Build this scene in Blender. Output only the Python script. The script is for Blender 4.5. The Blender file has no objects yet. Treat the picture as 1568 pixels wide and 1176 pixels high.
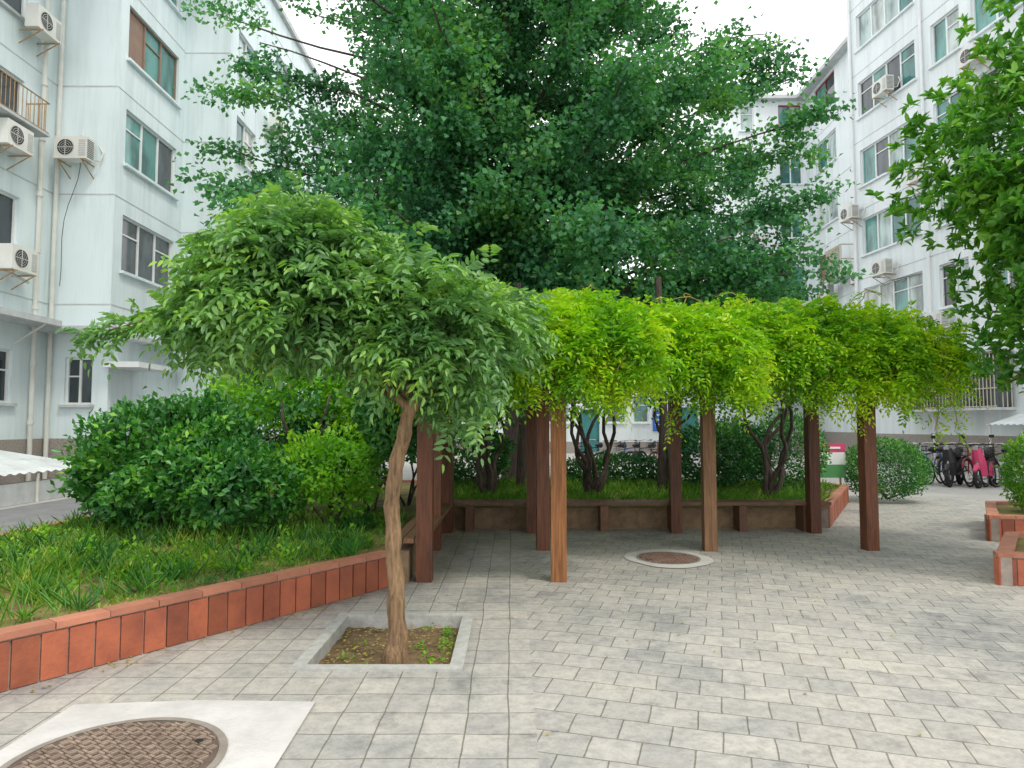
import bpy, math, random
import numpy as np
from mathutils import Vector
random.seed(7); rng=np.random.default_rng(7)
S=bpy.context.scene
# ------------------------------------------------------------ materials
def newmat(name):
    m=bpy.data.materials.new(name); m.use_nodes=True
    nt=m.node_tree; nt.nodes.clear()
    o=nt.nodes.new('ShaderNodeOutputMaterial'); return m,nt,o
def N(nt,t,**k):
    n=nt.nodes.new(t)
    for a,v in k.items(): setattr(n,a,v)
    return n
def ramp(nt,stops):
    r=N(nt,'ShaderNodeValToRGB'); e=r.color_ramp.elements
    while len(e)<len(stops): e.new(0.5)
    for i,(p,c) in enumerate(stops):
        e[i].position=p; e[i].color=(c[0],c[1],c[2],1)
    return r
def noise(nt,scale,detail=4,rough=0.55,vec=None):
    n=N(nt,'ShaderNodeTexNoise'); n.inputs['Scale'].default_value=scale
    n.inputs['Detail'].default_value=detail; n.inputs['Roughness'].default_value=rough
    if vec is not None: nt.links.new(vec,n.inputs['Vector'])
    return n
def mixc(nt,fac,a,b,mode='MIX'):
    m=N(nt,'ShaderNodeMix',data_type='RGBA',blend_type=mode)
    for sock,v in ((0,fac),(6,a),(7,b)):
        if hasattr(v,'is_output') : nt.links.new(v,m.inputs[sock])
        else:
            m.inputs[sock].default_value=v if sock==0 else (v[0],v[1],v[2],1)
    return m.outputs[2]
def coords(nt,kind='Object',scale=(1,1,1),rot=(0,0,0)):
    t=N(nt,'ShaderNodeTexCoord'); mp=N(nt,'ShaderNodeMapping')
    mp.inputs['Scale'].default_value=scale; mp.inputs['Rotation'].default_value=rot
    nt.links.new(t.outputs[kind],mp.inputs['Vector']); return mp.outputs[0]
def simple(name,col,col2=None,scale=3,rough=0.7,bump=0.0,bscale=40,metal=0,spec=0.4,vscale=(1,1,1),island=0.0):
    m,nt,o=newmat(name); p=N(nt,'ShaderNodeBsdfPrincipled')
    p.inputs['Roughness'].default_value=rough; p.inputs['Metallic'].default_value=metal
    p.inputs['Specular IOR Level'].default_value=spec
    v=coords(nt,'Object',vscale)
    if col2 is None: col2=tuple(c*0.75 for c in col)
    n=noise(nt,scale,6,0.65,v); r=ramp(nt,[(0.35,col),(0.7,col2)])
    nt.links.new(n.outputs['Fac'],r.inputs[0]); c=r.outputs[0]
    if island>0:
        g=N(nt,'ShaderNodeNewGeometry'); mr=N(nt,'ShaderNodeMapRange')
        mr.inputs[3].default_value=1-island; mr.inputs[4].default_value=1+island
        nt.links.new(g.outputs['Random Per Island'],mr.inputs[0])
        vm=N(nt,'ShaderNodeVectorMath',operation='SCALE')
        nt.links.new(c,vm.inputs[0]); nt.links.new(mr.outputs[0],vm.inputs[3]); c=vm.outputs[0]
    nt.links.new(c,p.inputs['Base Color'])
    if bump>0:
        b=N(nt,'ShaderNodeBump'); b.inputs['Strength'].default_value=bump; b.inputs['Distance'].default_value=0.01
        n2=noise(nt,bscale,4,0.6,v); nt.links.new(n2.outputs['Fac'],b.inputs['Height'])
        nt.links.new(b.outputs[0],p.inputs['Normal'])
    nt.links.new(p.outputs[0],o.inputs[0]); return m
def leafmat(name,stops,nscale=1.5,trans=0.35,rough=0.45,tcol=(1.3,1.5,0.5),spec=0.35):
    m,nt,o=newmat(name); p=N(nt,'ShaderNodeBsdfPrincipled'); t=N(nt,'ShaderNodeBsdfTranslucent')
    g=N(nt,'ShaderNodeNewGeometry'); n=noise(nt,nscale,3,0.6,coords(nt))
    mm=N(nt,'ShaderNodeMath',operation='MULTIPLY_ADD'); mm.inputs[1].default_value=0.5
    nt.links.new(g.outputs['Random Per Island'],mm.inputs[0])
    m2=N(nt,'ShaderNodeMath',operation='MULTIPLY_ADD'); m2.inputs[1].default_value=1.9; m2.inputs[2].default_value=-0.70
    nt.links.new(n.outputs['Fac'],m2.inputs[0]); nt.links.new(m2.outputs[0],mm.inputs[2])
    r=ramp(nt,stops); nt.links.new(mm.outputs[0],r.inputs[0])
    nt.links.new(r.outputs[0],p.inputs['Base Color'])
    vm=N(nt,'ShaderNodeVectorMath',operation='MULTIPLY'); vm.inputs[1].default_value=tcol
    nt.links.new(r.outputs[0],vm.inputs[0]); nt.links.new(vm.outputs[0],t.inputs['Color'])
    p.inputs['Roughness'].default_value=rough; p.inputs['Specular IOR Level'].default_value=spec
    x=N(nt,'ShaderNodeMixShader'); x.inputs[0].default_value=trans
    nt.links.new(p.outputs[0],x.inputs[1]); nt.links.new(t.outputs[0],x.inputs[2])
    nt.links.new(x.outputs[0],o.inputs[0]); return m

def paving_mat(name,rot,offset,bw,rh):
    m,nt,o=newmat(name); p=N(nt,'ShaderNodeBsdfPrincipled')
    v=coords(nt,'Object',(1,1,1),(0,0,rot)); vw=coords(nt)
    wob=noise(nt,1.6,3,0.6,v)
    va=N(nt,'ShaderNodeVectorMath',operation='MULTIPLY_ADD'); va.inputs[1].default_value=(0.04,0.04,0)
    nt.links.new(wob.outputs['Color'],va.inputs[0]); nt.links.new(v,va.inputs[2])
    b=N(nt,'ShaderNodeTexBrick'); nt.links.new(va.outputs[0],b.inputs['Vector'])
    b.offset=offset; b.inputs['Scale'].default_value=1; b.inputs['Brick Width'].default_value=bw
    b.inputs['Row Height'].default_value=rh; b.inputs['Mortar Size'].default_value=0.005
    b.inputs['Mortar Smooth'].default_value=0.6
    b.inputs['Color1'].default_value=(0.44,0.425,0.395,1); b.inputs['Color2'].default_value=(0.36,0.352,0.335,1)
    b.inputs['Mortar'].default_value=(0.20,0.19,0.155,1)
    n1=noise(nt,0.7,7,0.72,vw); r1=ramp(nt,[(0.32,(0.60,0.63,0.66)),(0.48,(1,1,1)),(0.72,(1.2,1.16,1.08))])
    nt.links.new(n1.outputs['Fac'],r1.inputs[0])
    c=mixc(nt,1.0,b.outputs['Color'],r1.outputs[0],'MULTIPLY')
    n2=noise(nt,12,7,0.85,vw); r2=ramp(nt,[(0.3,(0.58,0.58,0.58)),(0.58,(1.08,1.07,1.04))])
    nt.links.new(n2.outputs['Fac'],r2.inputs[0]); c=mixc(nt,0.9,c,r2.outputs[0],'MULTIPLY')
    n3=noise(nt,2.3,9,0.78,vw); r3=ramp(nt,[(0.55,(1,1,1)),(0.66,(0.52,0.53,0.55))])
    nt.links.new(n3.outputs['Fac'],r3.inputs[0]); c=mixc(nt,0.75,c,r3.outputs[0],'MULTIPLY')
    nt.links.new(c,p.inputs['Base Color']); p.inputs['Roughness'].default_value=0.7
    bp=N(nt,'ShaderNodeBump'); bp.inputs['Strength'].default_value=0.6; bp.inputs['Distance'].default_value=0.01
    a=N(nt,'ShaderNodeMath',operation='MULTIPLY_ADD'); a.inputs[1].default_value=-1.0
    nt.links.new(b.outputs['Fac'],a.inputs[0]); 
    n4=noise(nt,60,3,0.6,v); s4=N(nt,'ShaderNodeMath',operation='MULTIPLY'); s4.inputs[1].default_value=0.35
    nt.links.new(n4.outputs['Fac'],s4.inputs[0]); nt.links.new(s4.outputs[0],a.inputs[2])
    nt.links.new(a.outputs[0],bp.inputs['Height']); nt.links.new(bp.outputs[0],p.inputs['Normal'])
    nt.links.new(p.outputs[0],o.inputs[0]); return m

def wall_mat(name,base):
    m,nt,o=newmat(name); p=N(nt,'ShaderNodeBsdfPrincipled')
    v=coords(nt); vs=coords(nt,'Object',(1.6,1.6,0.12))
    n1=noise(nt,1.5,6,0.7,vs); r1=ramp(nt,[(0.35,(0.82,0.84,0.83)),(0.55,(1,1,1))]); nt.links.new(n1.outputs['Fac'],r1.inputs[0])
    n2=noise(nt,0.5,4,0.6,v); r2=ramp(nt,[(0.3,base),(0.7,tuple(x*0.92 for x in base))]); nt.links.new(n2.outputs['Fac'],r2.inputs[0])
    c=mixc(nt,0.85,r2.outputs[0],r1.outputs[0],'MULTIPLY')
    nt.links.new(c,p.inputs['Base Color']); p.inputs['Roughness'].default_value=0.85
    bp=N(nt,'ShaderNodeBump'); bp.inputs['Strength'].default_value=0.35; bp.inputs['Distance'].default_value=0.01
    n4=noise(nt,45,3,0.7,v); nt.links.new(n4.outputs['Fac'],bp.inputs['Height']); nt.links.new(bp.outputs[0],p.inputs['Normal'])
    nt.links.new(p.outputs[0],o.inputs[0]); return m
def glass_mat(name,a,b):
    m,nt,o=newmat(name); p=N(nt,'ShaderNodeBsdfPrincipled')
    g=N(nt,'ShaderNodeNewGeometry'); r=ramp(nt,[(0.0,a),(1.0,b)]); nt.links.new(g.outputs['Random Per Island'],r.inputs[0])
    n=noise(nt,2.0,3,0.5,coords(nt,'Object',(1,1,0.4))); r2=ramp(nt,[(0.35,(0.45,0.45,0.45)),(0.6,(1.2,1.2,1.2))]); nt.links.new(n.outputs['Fac'],r2.inputs[0])
    c=mixc(nt,1,r.outputs[0],r2.outputs[0],'MULTIPLY')
    nt.links.new(c,p.inputs['Base Color']); p.inputs['Roughness'].default_value=0.06; p.inputs['Specular IOR Level'].default_value=0.7
    nt.links.new(p.outputs[0],o.inputs[0]); return m

M={}
M['wallL']=wall_mat('stucco_blue_white',(0.74,0.84,0.86))
M['wallR']=wall_mat('stucco_white',(0.80,0.85,0.87))
M['plinth']=simple('pebble_dash',(0.42,0.38,0.34),(0.2,0.18,0.16),28,0.9,0.8,40)
M['conc']=simple('concrete_trim',(0.56,0.59,0.59),(0.42,0.44,0.44),4,0.85,0.3)
M['frame']=simple('white_frame',(0.8,0.82,0.82),(0.7,0.72,0.72),2,0.4)
M['glassT']=glass_mat('glass_teal',(0.03,0.15,0.14),(0.12,0.32,0.29))
M['glassC']=glass_mat('glass_curtain',(0.6,0.62,0.58),(0.35,0.47,0.45))
M['glassD']=glass_mat('glass_dark',(0.03,0.04,0.045),(0.10,0.12,0.13))
M['red']=simple('red_frame',(0.35,0.04,0.07),None,2,0.5)
M['brownf']=simple('brown_board',(0.30,0.20,0.15),None,2,0.7)
M['teal']=simple('teal_door',(0.05,0.22,0.22),None,2,0.5)
M['pipe']=simple('pipe_plastic',(0.68,0.68,0.63),(0.55,0.55,0.5),2,0.5)
M['metal']=simple('rusty_rail',(0.45,0.30,0.14),(0.25,0.12,0.06),6,0.6)
M['beige']=simple('beige_bars',(0.6,0.55,0.42),(0.45,0.4,0.3),6,0.6)
M['black']=simple('black_plastic',(0.02,0.02,0.022),None,2,0.5)
M['acbody']=simple('ac_body',(0.74,0.74,0.70),(0.64,0.64,0.59),2,0.45)
M['wood']=simple('red_brown_wood',(0.17,0.06,0.026),(0.065,0.025,0.014),5,0.5,0.7,12,vscale=(6,6,0.6),island=0.2)
M['woodo']=simple('weathered_orange_wood',(0.36,0.15,0.05),(0.13,0.05,0.02),5,0.6,0.9,12,vscale=(9,9,0.5))
M['woodw']=simple('weathered_tan_wood',(0.27,0.15,0.075),(0.10,0.05,0.025),5,0.7,0.9,12,vscale=(9,9,0.5))
M['benchw']=simple('bench_wood',(0.18,0.09,0.05),(0.10,0.05,0.03),6,0.6,0.3,island=0.15)
M['benchs']=simple('bench_stone',(0.28,0.19,0.11),(0.15,0.105,0.065),9,0.9,0.6)
M['tile']=simple('red_tile',(0.40,0.115,0.055),(0.24,0.07,0.042),4,0.5,0.5,30,island=0.28)
M['cope']=simple('coping_tile',(0.50,0.20,0.12),(0.34,0.14,0.09),3,0.55,0.5,30,island=0.16)
M['grout']=simple('grout',(0.42,0.36,0.31),(0.25,0.2,0.17),8,0.9)
M['soil']=simple('soil_litter',(0.11,0.07,0.04),(0.24,0.17,0.08),16,0.95,1.0,50)
M['bedsoil']=simple('bed_soil',(0.16,0.10,0.05),(0.28,0.30,0.07),4,0.95,1.0,60)
M['pathgrey']=simple('asphalt_path',(0.24,0.24,0.24),(0.17,0.17,0.175),3,0.9,0.5)
M['ground']=simple('ground_concrete',(0.46,0.44,0.41),(0.36,0.35,0.33),0.8,0.9,0.4)
M['slab']=simple('cement_slab',(0.62,0.60,0.58),(0.46,0.45,0.43),3,0.85,0.5,50)
M['iron']=simple('cast_iron',(0.34,0.26,0.20),(0.17,0.12,0.09),9,0.6,0.6,60,island=0.15)
M['ironlow']=simple('cast_iron_recess',(0.14,0.10,0.08),(0.09,0.065,0.05),7,0.8,0.5,60)
M['ironrim']=simple('iron_rim',(0.30,0.27,0.23),(0.2,0.17,0.14),7,0.65,0.3)
M['ironred']=simple('iron_red',(0.33,0.21,0.16),(0.2,0.12,0.09),7,0.7,0.5,60)
M['kerb']=simple('granite_kerb',(0.48,0.48,0.45),(0.32,0.32,0.30),14,0.85,0.5)
M['corr']=simple('corrugated_white',(0.70,0.74,0.74),(0.5,0.53,0.53),2,0.5)
def barkmat(name,a,b,vs=(9,9,1.4)):
    m=simple(name,a,b,3.0,0.9,1.0,3.5,vscale=vs)
    for n in m.node_tree.nodes:
        if n.type=='BUMP': n.inputs['Distance'].default_value=0.03
    return m
M['bark']=barkmat('bark_brown',(0.33,0.21,0.11),(0.10,0.06,0.035),(14,14,1.6))
M['barkd']=barkmat('bark_dark',(0.11,0.085,0.07),(0.05,0.035,0.03))
M['tend']=simple('tendril',(0.35,0.30,0.06),(0.22,0.15,0.05),3,0.6)
M['L_ginkgo']=leafmat('leaf_ginkgo',[(0.0,(0.03,0.12,0.06)),(0.45,(0.06,0.215,0.095)),(0.75,(0.11,0.32,0.12)),(1.0,(0.21,0.42,0.10))],0.5,0.38)
M['L_dark']=leafmat('leaf_dark',[(0.0,(0.02,0.09,0.035)),(0.5,(0.04,0.16,0.05)),(1.0,(0.10,0.28,0.05))],0.8,0.25)
M['L_front']=leafmat('leaf_front_tree',[(0.0,(0.07,0.19,0.06)),(0.4,(0.13,0.29,0.085)),(0.75,(0.21,0.41,0.09)),(1.0,(0.36,0.56,0.07))],1.8,0.3,0.34,spec=0.6)
M['L_vine']=leafmat('leaf_vine',[(0.0,(0.06,0.21,0.02)),(0.3,(0.16,0.38,0.018)),(0.6,(0.32,0.54,0.015)),(1.0,(0.54,0.62,0.02))],1.6,0.40)
M['L_shrub']=leafmat('leaf_shrub',[(0.0,(0.02,0.10,0.03)),(0.5,(0.05,0.21,0.04)),(0.85,(0.13,0.36,0.04)),(1.0,(0.26,0.50,0.05))],2.0,0.25,0.32,spec=0.5)
M['L_right']=leafmat('leaf_right_tree',[(0.0,(0.05,0.18,0.03)),(0.5,(0.10,0.30,0.035)),(0.85,(0.22,0.45,0.045)),(1.0,(0.36,0.56,0.06))],1.2,0.34,0.32,spec=0.5)
M['L_mid']=leafmat('leaf_mid',[(0.0,(0.07,0.23,0.02)),(0.5,(0.16,0.41,0.03)),(1.0,(0.36,0.60,0.03))],1.5,0.4)
M['L_grass']=leafmat('leaf_grass',[(0.0,(0.06,0.19,0.04)),(0.5,(0.15,0.35,0.05)),(1.0,(0.42,0.50,0.09))],2.0,0.3)
M['L_dry']=leafmat('leaf_dry',[(0.0,(0.35,0.25,0.06)),(0.5,(0.45,0.38,0.07)),(1.0,(0.25,0.14,0.05))],2.0,0.1)

# ------------------------------------------------------------ mesh builder
class MB:
    def __init__(s): s.v=[]; s.f=[]; s.m=[]; s.mats=[]
    def mi(s,k):
        if k not in s.mats: s.mats.append(k)
        return s.mats.index(k)
    def poly(s,pts,k):
        b=len(s.v); s.v+= [tuple(p) for p in pts]; s.f.append(tuple(range(b,b+len(pts)))); s.m.append(s.mi(k))
    def box(s,c,size,k,rz=0.0,M4=None):
        hx,hy,hz=[a/2 for a in size]; b=len(s.v); ca,sa=math.cos(rz),math.sin(rz)
        for z in(-hz,hz):
            for x,y in((-hx,-hy),(hx,-hy),(hx,hy),(-hx,hy)):
                s.v.append((c[0]+x*ca-y*sa,c[1]+x*sa+y*ca,c[2]+z))
        i=s.mi(k)
        for f in((3,2,1,0),(4,5,6,7),(0,1,5,4),(1,2,6,5),(2,3,7,6),(3,0,4,7)):
            s.f.append(tuple(b+q for q in f)); s.m.append(i)
    def tube(s,pts,rad,k,n=8,cap=True):
        pts=[Vector(p) for p in pts]; i=s.mi(k); b=len(s.v)
        if not hasattr(rad,'__len__'): rad=[rad]*len(pts)
        prev=None
        for j,p in enumerate(pts):
            t=(pts[min(j+1,len(pts)-1)]-pts[max(j-1,0)])
            if t.length<1e-9: t=Vector((0,0,1))
            t.normalize()
            if prev is None:
                a=Vector((1,0,0)) if abs(t.x)<0.8 else Vector((0,1,0)); u=t.cross(a).normalized()
            else:
                u=(prev-t*prev.dot(t)); u=u.normalized() if u.length>1e-6 else t.orthogonal().normalized()
            prev=u; w=t.cross(u)
            for q in range(n):
                an=2*math.pi*q/n; s.v.append(tuple(p+(u*math.cos(an)+w*math.sin(an))*rad[j]))
        for j in range(len(pts)-1):
            for q in range(n):
                a=b+j*n+q; c=b+j*n+(q+1)%n; s.f.append((a,c,c+n,a+n)); s.m.append(i)
        if cap:
            s.f.append(tuple(b+q for q in reversed(range(n)))); s.m.append(i)
            s.f.append(tuple(b+(len(pts)-1)*n+q for q in range(n))); s.m.append(i)
    def disc(s,c,r,k,n=32,axis='z',r0=0):
        def P(rr,a):
            x,y=rr*math.cos(a),rr*math.sin(a)
            if axis=='z': return (c[0]+x,c[1]+y,c[2])
            if axis=='y': return (c[0]+x,c[1],c[2]+y)
            return (c[0],c[1]+x,c[2]+y)
        if r0==0: s.poly([P(r,2*math.pi*q/n) for q in range(n)],k)
        else:
            for q in range(n):
                a0,a1=2*math.pi*q/n,2*math.pi*(q+1)/n
                s.poly([P(r0,a0),P(r,a0),P(r,a1),P(r0,a1)],k)
    def done(s,name,parent=None,smooth=False,loc=(0,0,0)):
        me=bpy.data.meshes.new(name); me.from_pydata(s.v,[],s.f)
        for k in s.mats: me.materials.append(M[k])
        me.polygons.foreach_set('material_index',s.m)
        if smooth: me.polygons.foreach_set('use_smooth',[True]*len(s.f))
        me.update(); o=bpy.data.objects.new(name,me); S.collection.objects.link(o); o.location=loc
        if parent: o.parent=parent
        return o
def empty(name):
    o=bpy.data.objects.new(name,None); S.collection.objects.link(o); return o

def nrm(a): return a/np.maximum(np.linalg.norm(a,axis=-1,keepdims=True),1e-9)
def rand_dir(n):
    return nrm(rng.normal(size=(n,3)))
def leaf_obj(name,P,D,Nn,L,W,mat,parent=None,hi=False,fold=0.25):
    n=len(P); D=nrm(D); Sd=nrm(np.cross(D,Nn)); Nn=np.cross(Sd,D)
    L=np.broadcast_to(np.asarray(L,float),(n,))[:,None]; W=np.broadcast_to(np.asarray(W,float),(n,))[:,None]
    if hi:
        V=np.stack([P,P+D*L*.3+Sd*W*.5+Nn*W*fold,P+D*L*.68+Sd*W*.42+Nn*W*fold*.7-Nn*L*.04,P+D*L-Nn*L*.12,
                    P+D*L*.68-Sd*W*.42+Nn*W*fold*.7-Nn*L*.04,P+D*L*.3-Sd*W*.5+Nn*W*fold],1)
        k=6; pat=np.array([0,1,2,3,0,3,4,5])
    else:
        V=np.stack([P,P+D*L*.5+Sd*W*.5+Nn*W*fold,P+D*L,P+D*L*.5-Sd*W*.5+Nn*W*fold],1); k=4; pat=np.array([0,1,2,0,2,3])
    me=bpy.data.meshes.new(name); nv=n*k
    me.vertices.add(nv); me.vertices.foreach_set('co',V.reshape(-1).astype(np.float32))
    idx=(np.arange(n)[:,None]*k+pat[None]).reshape(-1).astype(np.int32)
    fs=4 if hi else 3; nf=n*2
    me.loops.add(len(idx)); me.loops.foreach_set('vertex_index',idx)
    me.polygons.add(nf); me.polygons.foreach_set('loop_start',(np.arange(nf)*fs).astype(np.int32))
    me.materials.append(M[mat]); me.update(calc_edges=True); me.validate()
    o=bpy.data.objects.new(name,me); S.collection.objects.link(o)
    if parent: o.parent=parent
    return o
def compound(P,R,length,pairs,ll,lw,droop=0.35):
    n=len(P); R=nrm(R); up=np.tile([0,0,1.0],(n,1))+rng.normal(size=(n,3))*.35
    Sd=nrm(np.cross(R,up)); Nn=np.cross(Sd,R)
    length=np.broadcast_to(np.asarray(length,float),(n,))[:,None]
    out=[]
    for i in range(pairs+1):
        t=(i+1)/(pairs+1)
        pos=P+R*length*t+np.array([0,0,-1.0])*length*droop*t*t
        r2=nrm(R+np.array([0,0,-1.0])*2*droop*t)
        for sgn in ((1,-1) if i<pairs else (0,)):
            d=nrm(Sd*sgn*0.95+r2*(0.45 if sgn else 1)+rng.normal(size=(n,3))*.14+np.array([0,0,-.15]))
            nn=Nn+rng.normal(size=(n,3))*.3
            sc=(0.75+0.35*math.sin(math.pi*min(t,0.9)))*rng.uniform(.8,1.15,n)
            out.append((pos,d,nn,ll*sc,lw*sc))
    return [np.concatenate([o[j] for o in out]) for j in range(5)]
def lump(d,seed,amp=0.15,f=3.0):
    r=np.random.default_rng(seed); a=np.zeros(len(d))
    for i in range(7):
        k=r.normal(size=3)*f*(1+i*.45); a+=np.sin(d@k+r.uniform(0,6.28))/(1+.3*i)
    return 1+amp*a/2.2
def blob_pts(n,c,r,seed,shell=0.6,amp=0.16,zmin=-0.85,f=3.0):
    d=rand_dir(int(n*1.6)); d=d[d[:,2]>zmin][:n]; rr=rng.uniform(shell,1,len(d))**0.7*lump(d,seed,amp,f)
    return np.array(c)+d*rr[:,None]*np.array(r), d
def inpoly(pts,poly):
    x,y=pts[:,0],pts[:,1]; ins=np.zeros(len(pts),bool); j=len(poly)-1
    for i in range(len(poly)):
        xi,yi=poly[i]; xj,yj=poly[j]
        c=((yi>y)!=(yj>y))&(x<(xj-xi)*(y-yi)/(yj-yi+1e-12)+xi); ins^=c; j=i
    return ins

# ------------------------------------------------------------ ground
def holed(mb,x0,x1,y0,y1,z,holes,k):
    xs=sorted({x0,x1,*[h[0] for h in holes],*[h[1] for h in holes]}); ys=sorted({y0,y1,*[h[2] for h in holes],*[h[3] for h in holes]})
    for a,b in zip(xs,xs[1:]):
        for c,d in zip(ys,ys[1:]):
            mx,my=(a+b)/2,(c+d)/2
            if any(h[0]<mx<h[1] and h[2]<my<h[3] for h in holes): continue
            mb.poly([(a,c,z),(b,c,z),(b,d,z),(a,d,z)],k)
pit=(-1.36,-0.30,4.25,5.5)
mb=MB(); holed(mb,-150,150,-60,220,-0.004,[pit],'ground'); mb.done('ground')
M['paveL']=paving_mat('paving_straight',0.0,0.0,0.215,0.245)
M['paveR']=paving_mat('paving_skewed',math.radians(17),0.5,0.24,0.225)
mb=MB(); holed(mb,-7,0.12,-4,13,0.0,[pit],'paveL'); mb.done('pavement')
mb=MB(); holed(mb,0.12,9.5,-4,14.2,0.0,[],'paveR'); mb.done('pavement')
mb=MB(); mb.poly([(-9.0,-4,0.004),(-6.0,-4,0.004),(-6.0,34,0.004),(-9.0,34,0.004)],'pathgrey'); mb.done('asphalt_path')
mb=MB(); x0,x1,y0,y1=pit; w=0.085; h=0.125; zc=-0.048
mb.box(((x0+x1)/2,y0+w/2,zc),(x1-x0,w,h),'kerb'); mb.box(((x0+x1)/2,y1-w/2,zc),(x1-x0,w,h),'kerb')
mb.box((x0+w/2,(y0+y1)/2,zc),(w,y1-y0-2*w,h),'kerb'); mb.box((x1-w/2,(y0+y1)/2,zc),(w,y1-y0-2*w,h),'kerb')
g=22
for i in range(g):
    for j in range(g):
        def pz(i,j):
            X=x0+w+(x1-x0-2*w)*i/g; Y=y0+w+(y1-y0-2*w)*j/g
            r=math.hypot(X+.74,Y-4.6); return (X,Y,-0.078+0.05*math.exp(-r*r/.06)+0.008*math.sin(X*31+Y*17)+.006*math.sin(Y*43-X*22))
        mb.poly([pz(i,j),pz(i+1,j),pz(i+1,j+1),pz(i,j+1)],'soil')
mb.done('tree_pit')
def manhole(cx,cy,r,rim,ki,kl,name,slab):
    mb=MB()
    if slab=='rect':
        mb.poly([(-2.36,2.2,0.008),(-1.02,2.2,0.008),(-1.03,2.9,0.008),(-1.06,3.78,0.008),(-1.7,3.80,0.008),(-2.34,3.74,0.008)],'slab')
    else:
        pts=[]
        for q in range(40):
            a=2*math.pi*q/40; rr=rim*1.0*(1+0.08*abs(math.cos(2*a+0.4)))
            pts.append((cx+rr*1.02*math.cos(a),cy+rr*1.15*math.sin(a),0.008))
        mb.poly(pts,'slab')
    mb.disc((cx,cy,0.013),r*1.07,'ironrim',48,'z',r*0.99)
    mb.disc((cx,cy,0.011),r*0.985,kl,48)
    st=0.047; k=int(r/st)+1
    for i in range(-k,k+1):
        for j in range(-k,k+1):
            X,Y=i*st,j*st
            if math.hypot(X,Y)<r*0.92:
                for q in(-.009,.009):
                    an=(math.pi/4 if (i+j)%2 else -math.pi/4)+0.2
                    mb.box((cx+X-q*math.sin(an),cy+Y+q*math.cos(an),0.014),(0.04,0.012,0.010),ki,an)
    for a in(0.6,3.7): mb.disc((cx+r*.8*math.cos(a),cy+r*.8*math.sin(a),0.0205),0.02,'black',10)
    mb.done(name)
manhole(-1.76,3.1,0.44,0,'iron','ironlow','manhole_cover','rect')
manhole(1.75,7.75,0.33,0.44,'ironred','ironlow','manhole_cover','round')

# ------------------------------------------------------------ planter beds
def brick_wall(mb,p0,p1,h=0.33,cope=0.13,inside=+1):
    p0=Vector((*p0,0)); p1=Vector((*p1,0)); L=(p1-p0).length; u=(p1-p0)/L; n=Vector((u.y,-u.x,0)); a=math.atan2(u.y,u.x)
    c=(p0+p1)/2-n*0.06; mb.box((c.x,c.y,(h-0.04)/2),(L,0.10,h-0.04),'grout',a)
    k=max(1,round(L/0.15)); st=L/k
    for i in range(k):
        q=p0+u*(st*(i+.5))-n*(0.004+random.uniform(-.002,.002)); mb.box((q.x,q.y,(h-0.055)/2+0.004),(st-0.012,0.02,h-0.06),'tile',a+random.uniform(-.01,.01))
    k=max(1,round(L/0.3)); st=L/k
    for i in range(k):
        q=p0+u*(st*(i+.5))-n*(cope/2-0.014+random.uniform(-.003,.003)); mb.box((q.x,q.y,h-0.02+random.uniform(-.002,.002)),(st-0.006,cope,0.04),'cope',a+random.uniform(-.008,.008))
bed=[(-4.3,1.87),(-1.13,6.4),(-1.06,10.0),(4.6,10.0),(6.5,13.3),(6.1,14.6),(-5.4,14.6),(-5.6,1.87)]
mb=MB()
brick_wall(mb,bed[0],bed[1]); brick_wall(mb,bed[3],bed[4]); brick_wall(mb,bed[4],bed[5]); brick_wall(mb,bed[5],bed[6]); brick_wall(mb,bed[6],bed[7])
mb.done('planter_wall')
import bmesh
bm=bmesh.new(); f=bm.faces.new([bm.verts.new((p[0],p[1],0.27)) for p in bed]); bmesh.ops.triangulate(bm,faces=[f])
me=bpy.data.meshes.new('planting_bed'); bm.to_mesh(me); bm.free(); me.materials.append(M['bedsoil']); o=bpy.data.objects.new('planting_bed',me); S.collection.objects.link(o)
# the walls of these two face outwards: left face runs back-to-front, front face runs left-to-right
mb=MB()
brick_wall(mb,(5.55,7.75),(4.56,6.5),0.3); brick_wall(mb,(4.56,6.5),(7.2,5.7),0.3); brick_wall(mb,(8.2,7.7),(5.55,7.75),0.3)
mb.box((4.575,6.51,.128),(.05,.05,.25),'tile',.3)
mb.poly([(4.68,6.52,.25),(7.2,5.78,.25),(8.2,7.65,.25),(5.6,7.68,.25)],'bedsoil'); mb.done('planter_wall')
mb=MB()
brick_wall(mb,(7.3,10.6),(6.15,8.9),0.33); brick_wall(mb,(6.15,8.9),(8.6,8.4),0.33); brick_wall(mb,(10,10.6),(7.3,10.6),0.33)
mb.box((6.165,8.91,.14),(.05,.05,.28),'tile',.3)
mb.poly([(6.27,8.92,.26),(8.6,8.48,.26),(10,10.5,.26),(7.35,10.5,.26)],'bedsoil')
mb.done('planter_wall')

# ------------------------------------------------------------ pergola
perg=empty('pergola')
mb=MB()
posts=[(-0.84,6.67,'wood'),(0.45,6.67,'woodo'),(-0.93,8.3,'wood'),(0.37,8.3,'wood'),(2.36,8.25,'woodw'),(4.3,8.3,'wood'),
       (-0.9,9.6,'wood'),(0.28,9.6,'wood'),(2.28,9.6,'wood'),(4.2,9.6,'wood')]
for x,y,k in posts: mb.box((x,y,1.02),(0.15,0.15,2.04),k,random.uniform(-.08,.08))
mb.done('posts',perg)
mb=MB()
def beam(a,b,z,w,h):
    a=Vector(a);b=Vector(b);d=b-a;L=d.length;c=(a+b)/2;e=0.25
    mb.box((c.x,c.y,z),(L+2*e,w,h),'wood',math.atan2(d.y,d.x))
beam((-0.9,6.67),(0.5,6.67),2.10,0.1,0.13); beam((-0.95,8.28),(4.4,8.28),2.10,0.1,0.13); beam((-0.95,9.6),(4.3,9.6),2.10,0.1,0.13)
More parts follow.
